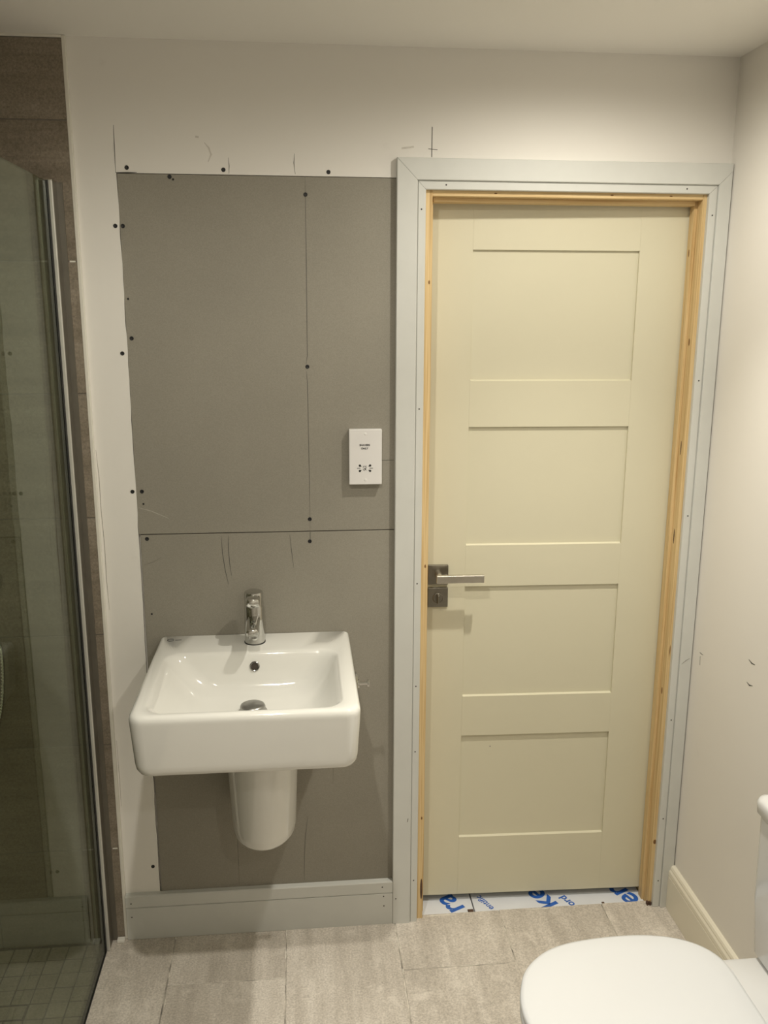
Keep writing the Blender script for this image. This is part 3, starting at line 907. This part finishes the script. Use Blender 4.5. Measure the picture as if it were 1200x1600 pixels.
obj('channel_cap', nbox(GX-0.0135, GX+0.0135, -0.052, TY-0.0003, GTOP, GTOP+0.0025, bev=0.0008, seg=1), 'nickel_light', scr)
obj('floor_seal', nbox(GX-0.0055, GX+0.0060, -0.96, -0.0605, -0.0035, 0.0045), 'black_seal', scr)

# shower drain with tile insert
dr = obj('shower_drain', nbox(DR[0], DR[1], DR[2], DR[3], SF-0.012, SF-0.0015), 'black_seal')
tag(dr, 'narrow tile-insert shower drain with a dark frame in the mosaic floor', 'drain')
obj('insert', nbox(DR[0]+0.005, DR[1]-0.005, DR[2]+0.005, DR[3]-0.005, SF-0.010, SF+0.0002, bev=0.001, seg=1), 'mosaic_stone', dr)
bm = bmesh.new()
for a in ((DR[0], DR[0]+0.0025, DR[2], DR[3]), (DR[1]-0.0025, DR[1], DR[2], DR[3]), (DR[0]+0.0025, DR[1]-0.0025, DR[2], DR[2]+0.0025), (DR[0]+0.0025, DR[1]-0.0025, DR[3]-0.0025, DR[3])):
    box(bm, *a, SF-0.010, SF+0.0006)
obj('frame', bm, 'chrome_dark', dr)

# thermostatic bar valve and its hose at the left edge of the picture
vx0, vx1, vy, vz = -1.045, -0.770, -0.060, 1.105
val = tag(empty('shower_valve', ((vx0+vx1)/2, vy, vz)), 'chrome bar shower valve behind the glass, only its round end in view', 'shower valve')
obj('bar', lathe(bmesh.new(), [(0.019, 0.05), (0.0205, 0.052), (0.0205, 0.223), (0.019, 0.225)], (vx0, vy, vz), 'x', 32), 'chrome', val, 40)
for s, xx in ((1, vx1-0.049), (-1, vx0+0.049)):
    obj('knob', lathe(bmesh.new(), [(0.021, 0.0), (0.0222, s*0.003), (0.0222, s*0.046), (0.0190, s*0.054), (0.010, s*0.057)], (xx, vy, vz), 'x', 32), 'chrome', val, 40)
for xx in (vx0+0.075, vx1-0.085):
    obj('wall_mount', lathe(bmesh.new(), [(0.030, 0.0), (0.030, -0.006), (0.016, -0.010), (0.014, -0.035)], (xx, TY-0.0003, vz), 'y', 28), 'chrome', val, 40)
hp = []
for k in range(121):
    t = k/120
    if t < 0.5:
        a = t/0.5
        hp.append((-0.9075 + 0.1265*math.sin(a*math.pi/2)**1.3, vy, 1.075 - 0.165*a))
    else:
        a = (t-0.5)/0.5
        hp.append((-0.781 - 0.16*(1-math.cos(a*math.pi/2)), vy, 0.910 - 0.36*math.sin(a*math.pi/2)))
hose = obj('shower_hose', tube(bmesh.new(), [hp[int(k*120/480)] if k % 4 == 0 else tuple(hp[k//4][i]*(1-(k % 4)/4)+hp[min(k//4+1, 120)][i]*(k % 4)/4 for i in range(3)) for k in range(481)], 0.0070, 10, rfun=lambda i: 0.0066 if i % 4 < 2 else 0.0078), 'chrome', None, 'all')
tag(hose, 'ribbed chrome shower hose looping down below the valve at the left edge', 'shower hose')

# ------------------------------------------------------------------ toilet
TCY = -0.857
toi = tag(empty('toilet', (0.75, TCY, 0)), 'white close-coupled toilet with closed lid against the right wall', 'toilet')
OUT = [(0.4150, 0.0), (0.4180, 0.033), (0.4260, 0.064), (0.4420, 0.103), (0.4680, 0.136), (0.5080, 0.166), (0.5600, 0.185), (0.6300, 0.195), (0.7050, 0.197), (0.7650, 0.190), (0.8150, 0.173), (0.8500, 0.148), (0.8720, 0.115), (0.8800, 0.075), (0.8810, 0.0)]
def egg(z, ins=0.0, xs=0.0, ext=None):
    cxm = 0.66
    half = OUT
    pts = [(x, w) for x, w in half]
    full = pts + [(x, -w) for x, w in reversed(pts[1:-1])]
    # Catmull-Rom resample
    n = len(full); res = []
    for i in range(n):
        p0, p1, p2, p3 = (Vector(full[(i+k-1) % n]) for k in range(4))
        for t in (0, 0.25, 0.5, 0.75):
            res.append(0.5*((2*p1)+(-p0+p2)*t+(2*p0-5*p1+4*p2-p3)*t*t+(-p0+3*p1-3*p2+p3)*t**3))
    out = []
    for p in res:
        d = Vector((p.x-cxm, p.y)); l = d.length
        q = d*((l-ins)/l) if l else d
        out.append((cxm+q.x+xs, TCY+q.y, z))
    return out
LZ = 0.440
lid = obj('lid', loft(bmesh.new(), [egg(LZ-0.020, 0.006), egg(LZ-0.018, 0.002), egg(LZ-0.012, 0.0), egg(LZ-0.006, 0.0006), egg(LZ-0.0025, 0.003), egg(LZ-0.0005, 0.010), egg(LZ+0.0006, 0.05), egg(LZ+0.0012, 0.12)]), 'seat_plastic', toi, 70)
obj('speck', lathe(bmesh.new(), [(0.0024, 0.0), (0.0020, 0.0004)], (0.528, -0.815, LZ+0.0006), 'z', 8), 'screw_black', lid)
obj('seat', loft(bmesh.new(), [egg(LZ-0.042, 0.004), egg(LZ-0.038, 0.001), egg(LZ-0.028, 0.001), egg(LZ-0.0225, 0.005)]), 'seat_plastic', toi, 70)
def panring(k, z, x_back=1.09):
    pts = []
    for (x, y, _) in egg(z, 0.012):
        x2 = 0.86 + (x-0.86)*k if x < 0.86 else x
        pts.append((x2, TCY+(y-TCY)*k, z))
    return pts
obj('pan', loft(bmesh.new(), [panring(0.60, 0.0005), panring(0.60, 0.03), panring(0.56, 0.12), panring(0.66, 0.22), panring(0.86, 0.32), panring(0.98, 0.375), panring(1.0, 0.395), panring(0.99, 0.3975)]), 'ceramic_white', toi, 60)
def side_ring(x0, x1, w, z, r=0.02):
    return rrect(x0, x1, TCY-w, TCY+w, z, r, r, 6, 3)
obj('platform', loft(bmesh.new(), [side_ring(0.80, 1.1045, 0.100, 0.0005), side_ring(0.80, 1.1045, 0.100, 0.20), side_ring(0.795, 1.1045, 0.118, 0.34), side_ring(0.79, 1.1045, 0.128, 0.395), side_ring(0.792, 1.1045, 0.128, 0.413), side_ring(0.796, 1.103, 0.124, 0.418)]), 'ceramic_white', toi, 60)
for s in (-1, 1):
    obj('hinge', nbox(0.868, 0.886, TCY+s*0.07-0.016, TCY+s*0.07+0.016, 0.4185, 0.4300, bev=0.003), 'seat_plastic', toi)
CX0 = 0.948
cis = obj('cistern', loft(bmesh.new(), [side_ring(CX0+0.016, 1.1045, 0.138, 0.4190, 0.02), side_ring(CX0+0.010, 1.1045, 0.146, 0.430, 0.022), side_ring(CX0+0.004, 1.1045, 0.158, 0.56, 0.024), side_ring(CX0+0.002, 1.1045, 0.163, 0.7495, 0.024)]), 'ceramic_white', toi, 60)
clid = obj('cistern_lid', loft(bmesh.new(), [side_ring(CX0, 1.1050, 0.165, 0.7500, 0.024), side_ring(CX0-0.005, 1.1050, 0.170, 0.7530, 0.026), side_ring(CX0-0.006, 1.1050, 0.171, 0.775, 0.026), side_ring(CX0-0.003, 1.1045, 0.168, 0.7825, 0.026), side_ring(CX0+0.006, 1.102, 0.160, 0.7855, 0.024)]), 'ceramic_white', toi, 60)
obj('flush_button', lathe(bmesh.new(), [(0.024, 0.0), (0.024, 0.004), (0.021, 0.006), (0.008, 0.0055)], (1.03, TCY, 0.7853), 'z', 28), 'chrome', clid, 40)

# ------------------------------------------------------------------ ceiling downlights (out of frame; the rear one is added fill)
DL_LABEL = ['recessed ceiling downlight over the door', 'recessed ceiling downlight in the middle of the room', 'added fill light in the ceiling behind the camera near the right wall']
for k, (x, y, w, wb_, cone_, soft_) in enumerate(DOWNLIGHTS):
    d = tag(empty('ceiling_downlight', (x, y, CEIL-0.006)), DL_LABEL[k], 'ceiling light', 'recessed ceiling downlights')
    obj('bezel', lathe(bmesh.new(), [(0.042, 0.0), (0.043, -0.003), (0.039, -0.0055), (0.031, -0.004), (0.030, 0.0)], (x, y, CEIL), 'z', 36), 'switch_white', d, 40)
    obj('lens', lathe(bmesh.new(), [(0.0295, 0.0), (0.0285, -0.0025), (0.010, -0.0035)], (x, y, CEIL-0.0002), 'z', 30), 'lamp_lens', d, 40)
    for nm, watts, cone, blend in (('lamp_spill', w, cone_, soft_), ('lamp_beam', wb_, 84, 1.0)):
        if watts <= 0: continue
        ld = bpy.data.lights.new(nm, 'SPOT')
        ld.energy = watts
        ld.color = LAMP_COLOR
        ld.spot_size = math.radians(cone)
        ld.spot_blend = blend
        ld.shadow_soft_size = 0.022
        lo_ = bpy.data.objects.new(nm, ld)
        C.objects.link(lo_)
        lo_.parent = d
        lo_.location = (0, 0, -0.010)
